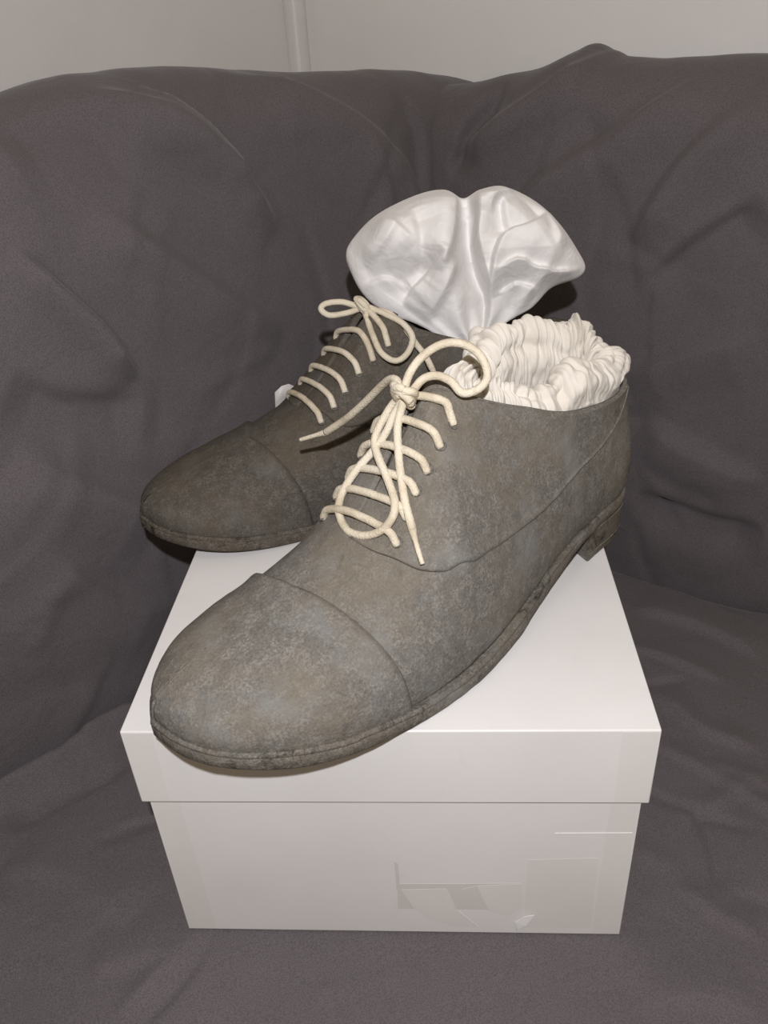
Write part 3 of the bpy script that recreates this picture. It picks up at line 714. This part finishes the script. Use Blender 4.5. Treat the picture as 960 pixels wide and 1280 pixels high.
# ---------------------------------------------------------------- white cotton bag standing in the far shoe
def puffed_bag():
    n = np.array([.0501, -.881, .4705]); rt = np.array([.9984, .0567, 0]); up = np.array([-.0267, .4698, .8824]); O = np.array([.062, .262, HB+.1])
    out = [(-.0918,.0494),(-.0870,.0595),(-.0704,.0740),(-.0436,.0853),(-.0252,.0878),(-.0134,.0815),(-.0017,.0864),(.0140,.0871),(.0343,.0757),(.0493,.0594),(.0602,.0434),(.0650,.0328),(.0596,.0264),(.0426,.0211),(.0290,.0089),(.0129,.0009),(.0025,-.0075),(-.0050,-.0260),(-.0114,-.0330),(-.0200,-.0260),(-.0330,-.0075),(-.0477,.0027),(-.0684,.0117),(-.0811,.0228),(-.0883,.0362)]
    na, nr = 360, 90
    B = crom(out, na+1, True)[:-1]; c = np.array([-.012, .040])
    rr = np.linspace(0, 1, nr)
    X = c[0]+(B[:, 0]-c[0])[:, None]*rr; Y = c[1]+(B[:, 1]-c[1])[:, None]*rr
    R = np.broadcast_to(rr, X.shape)
    dome = np.sqrt(np.clip(1-R**2.2, 0, 1))
    mouth = np.clip((Y+.03)/.07, .25, 1)
    def lobe(x0, y0, rx, ry, ang, h):
        u = (X-x0)*math.cos(ang)+(Y-y0)*math.sin(ang); v = -(X-x0)*math.sin(ang)+(Y-y0)*math.cos(ang)
        return h*np.exp(-((u/rx)**2+(v/ry)**2)**1.3)
    base = (.016*dome+lobe(-.052, .052, .034, .030, .5, .020)*np.minimum(1, dome*1.3)+lobe(.026, .054, .036, .028, -.5, .024)*np.minimum(1, dome*1.3)+lobe(-.022, .018, .020, .030, 0, .012))*mouth
    env = np.clip((1-R)*6, 0, 1)
    # pleats that run up from the gathered mouth
    px_, py_ = -.006, -.030; phi = np.arctan2(X-px_, Y-py_); rho = np.hypot(X-px_, Y-py_)
    pl = np.sin(phi*9+.6+6*vnoise(phi*2, rho*12, 0*X))*.0022+np.sin(phi*17+1+5*vnoise(phi*3+4, rho*14, 0*X))*.0010
    pl = pl*np.clip(1.35-rho/.085, 0, 1)
    L = [([(-.0134,.0860),(-.0085,.0653),(-.0108,.0500),(-.0074,.0317),(-.0014,.0132),(-.0060,-.0100)],-.013,.0065,-.75),
         ([(-.0040,.0850),(-.0060,.0680),(-.0066,.0500),(-.0020,.0330),(.0030,.0150)],.009,.0090,.70),
         ([(-.0190,.0860),(-.0215,.0611),(-.0260,.0435),(-.0330,.0300)],.010,.0110,-.72),
         ([(-.0450,.0700),(-.0420,.0500),(-.0430,.0360),(-.0520,.0280)],-.006,.0090,.6),
         ([(-.0577,.0147),(-.0509,.0237),(-.0400,.0330),(-.0300,.0400)],-.006,.0075,.75),
         ([(-.0430,.0030),(-.0300,.0200),(-.0200,.0400)],.006,.0090,.6),
         ([(-.0021,.0184),(.0004,.0390),(.0083,.0525),(.0258,.0582),(.0446,.0715)],-.008,.0080,.78),
         ([(.0021,.0270),(.0169,.0329),(.0297,.0280),(.0480,.0260),(.0629,.0313)],.008,.0090,-.72),
         ([(.0048,.0190),(.0180,.0240),(.0320,.0190)],-.005,.0070,.7),
         ([(-.0010,.0624),(.0040,.0738),(.0189,.0817)],.006,.0080,.7),
         ([(.0109,.0500),(.0076,.0619),(.0074,.0740)],-.006,.0070,.7),
         ([(.0350,.0740),(.0420,.0560),(.0440,.0400)],.004,.010,.7),([(-.0800,.0400),(-.0640,.0520),(-.0560,.0680)],.004,.011,.7),([(-.084,.030),(-.066,.033),(-.050,.026)],-.004,.008,.7),
         ([(-.0700,.0650),(-.0560,.0560),(-.0480,.0450)],.003,.008,-.7)]
    fld = (1.35*folds(X, Y, L)+pl)*env
    wr = .0012*fbm(X*90, Y*90, 0*X, 3)*env
    front = base+fld+wr
    back = -.020*dome*mouth+.002*fbm(X*60+5, Y*60, 0*X, 2)*env
    def place(D): return O+X[..., None]*rt+Y[..., None]*up+D[..., None]*n
    P = np.concatenate([place(front).reshape(-1, 3), place(back).reshape(-1, 3)])
    F = grid_faces(na, nr, 0, True, False)+grid_faces(na, nr, na*nr, True, False)
    base_pt = np.array([.062, .262, HB+.06])
    o = mesh_obj('cloth_bag', P-base_pt, F, MAT['cotton'], doubles=1e-5)
    o.location = base_pt
    md = o.modifiers.new('subd', 'SUBSURF'); md.levels = 0; md.render_levels = 1
    return tag(o, 'smooth white cotton bag fanning out of the far shoe in two lobes', 'cloth bag')
puffed_bag()

# ---------------------------------------------------------------- gathered cotton bag stuffed into the near shoe
def gathered_bag():
    na, nv = 1000, 120
    al = np.linspace(0, 2*math.pi, na, endpoint=False); A = al[:, None]
    cs, ct, a_, b_ = .064, -.0005, .0505, .0205
    # cross-section of the rolled rim: inside pocket, over the elastic, pinch, outer puff, down into the shoe
    prof = crom([(-.0075,-.040),(-.0100,-.024),(-.0118,-.012),(-.0112,-.001),(-.0070,.0075),(.0000,.0100),(.0065,.0075),(.0095,.0010),(.0090,-.0050),(.0098,-.0085),(.0130,-.0105),(.0150,-.0160),(.0140,-.0260),(.0100,-.042)], nv)
    j = np.arange(nv)[None, :]/(nv-1)
    wob = 1+.05*np.sin(3*A+.6)+.04*np.sin(5*A+2.0)
    zw = .0030*np.sin(4*A+.5)+.0022*np.sin(7*A+2.2)
    cx = cs+a_*np.cos(A)*wob; cy = ct+b_*np.sin(A)*wob*(1-.22*np.clip(np.cos(A), 0, 1))
    crest = smooth_interp(al, [0, .8, 1.57, 2.4, 3.14, 3.9, 4.71, 5.6, 6.2832], [.129, .1185, .1135, .1130, .1160, .1290, .1330, .1330, .129])[:, None]
    zc = crest-.0095+zw
    nx = np.cos(A)/a_; ny = np.sin(A)/b_; nl = np.hypot(nx, ny); nx, ny = nx/nl, ny/nl
    fat = .80+.28*fbm(np.cos(A)*2.3+3, np.sin(A)*2.3, 0*A, 2)
    px_, pz_ = prof[:, 0][None, :], prof[:, 1][None, :]
    P = np.stack([cx+nx*px_*fat, cy+ny*px_*fat, zc+pz_*(1+.1*fat)], -1)
    du = np.roll(P, -1, 0)-np.roll(P, 1, 0); dv = np.gradient(P, axis=1)
    Nn = np.cross(du, dv); Nn /= np.maximum(np.linalg.norm(Nn, axis=-1, keepdims=True), 1e-9)
    if Nn[:, 45, 2].mean() < 0: Nn = -Nn
    w1 = fbm(np.cos(A)*4, np.sin(A)*4, j*2.0+0*A, 2); w2 = fbm(np.cos(A)*5+7, np.sin(A)*5, j*1.8+0*A+4, 2)
    puff = lambda ph: np.abs(np.sin(ph))**.55
    g1 = puff(19*A+w1*5.5); g2 = puff(31*A+w2*7.0+1.0); sel = np.clip(.5+1.6*fbm(np.cos(A)*3+2, np.sin(A)*3+5, j*2+0*A, 2), 0, 1)
    g = g1*sel+g2*(1-sel)-.6
    rim = np.exp(-((j-.42)/.22)**4); inner = np.clip((.30-j)/.2, 0, 1)
    H = g*(.0052*rim*(.35+1.0*np.clip(.5+w2, 0, 1)))+.0016*inner*g
    H += .0040*fbm(np.cos(A)*7, np.sin(A)*7, j*7+0*A, 3)-.0026*np.exp(-((j-.33+.05*w1)/.035)**2)-.0026*np.exp(-((j-.53+.06*w2)/.035)**2)
    H += .0050*np.clip((j-.62)/.2, 0, 1)*fbm(np.cos(A)*5+1, np.sin(A)*5, j*4+0*A, 3)
    P = P+Nn*H[..., None]
    # small offset folds where the cloth doubles over
    P[..., 0] += .0012*w1*rim; P[..., 1] += .0008*w2*rim
    # the heel corner of the cloth stands up and out
    k = np.exp(-((A-2.85)/.33)**2)*np.exp(-((j-.70)/.13)**2)
    P[..., 2] += .014*k; P[..., 0] -= .010*k
    # it stays inside the collar
    half = int(NTH*.47)
    tl = np.interp(P[..., 0], SL.E[:half, 0], SL.E[:half, 1])-.0045; tm = np.interp(P[..., 0], SM.E[:half, 0], SM.E[:half, 1])+.0045
    zt = np.interp(P[..., 0], SL.E[:half, 0], SL.E[:half, 2])
    low = np.clip((zt+.004-P[..., 2])/.006, 0, 1)
    P[..., 1] = P[..., 1]*(1-low)+np.clip(P[..., 1], tm, tl)*low
    P[..., 0] = P[..., 0]*(1-low)+np.maximum(P[..., 0], .0035)*low
    V = P.reshape(-1, 3); F = grid_faces(na, nv, 0, True, False)
    F.append(tuple(i*nv for i in range(na)))
    o = mesh_obj('cloth_bag', V, F, MAT['cotton_cream'])
    o.location = (.1289, .1911, HB); o.rotation_euler = (0, 0, N_RZ)
    return tag(o, 'cream white cotton bag with gathered elastic opening stuffed into the nearer shoe', 'cloth bag')
gathered_bag()

# ---------------------------------------------------------------- paper scrap behind the far shoe
def scrap():
    V = []; n = 7
    for side in (0, .0004):
        for k in range(n):
            f = k/(n-1)
            for q in range(4):
                w_ = q/3; sl = .0005+.0165*w_
                V.append((.1955-.004*f*0-sl+.003*f*(1-f), .0790-.0085*f+.004*math.sin(f*3)*w_+side, .0003+(.052+.006*math.sin(w_*2.6)-.003*w_)*f))
    m = n*4; F = grid_faces(n, 4)+grid_faces(n, 4, m)
    for k in range(n-1): F += [(k*4, (k+1)*4, m+(k+1)*4, m+k*4), (k*4+3, (k+1)*4+3, m+(k+1)*4+3, m+k*4+3)]
    for q in range(3): F += [(q, q+1, m+q+1, m+q), ((n-1)*4+q, (n-1)*4+q+1, m+(n-1)*4+q+1, m+(n-1)*4+q)]
    V = np.array(V); V[:, 1] *= -1
    a = math.radians(206.5); R_ = np.array([[math.cos(a), -math.sin(a), 0], [math.sin(a), math.cos(a), 0], [0, 0, 1]])
    W_ = V@R_.T+np.array([.1180, .2949, HB]); b = np.array([W_[:, 0].mean(), W_[:, 1].mean(), HB])
    o = mesh_obj('paper_scrap', W_-b, F, MAT['residue']); o.location = b
    return tag(o, 'small pale paper scrap peeking out behind the far shoe', 'paper')
scrap()
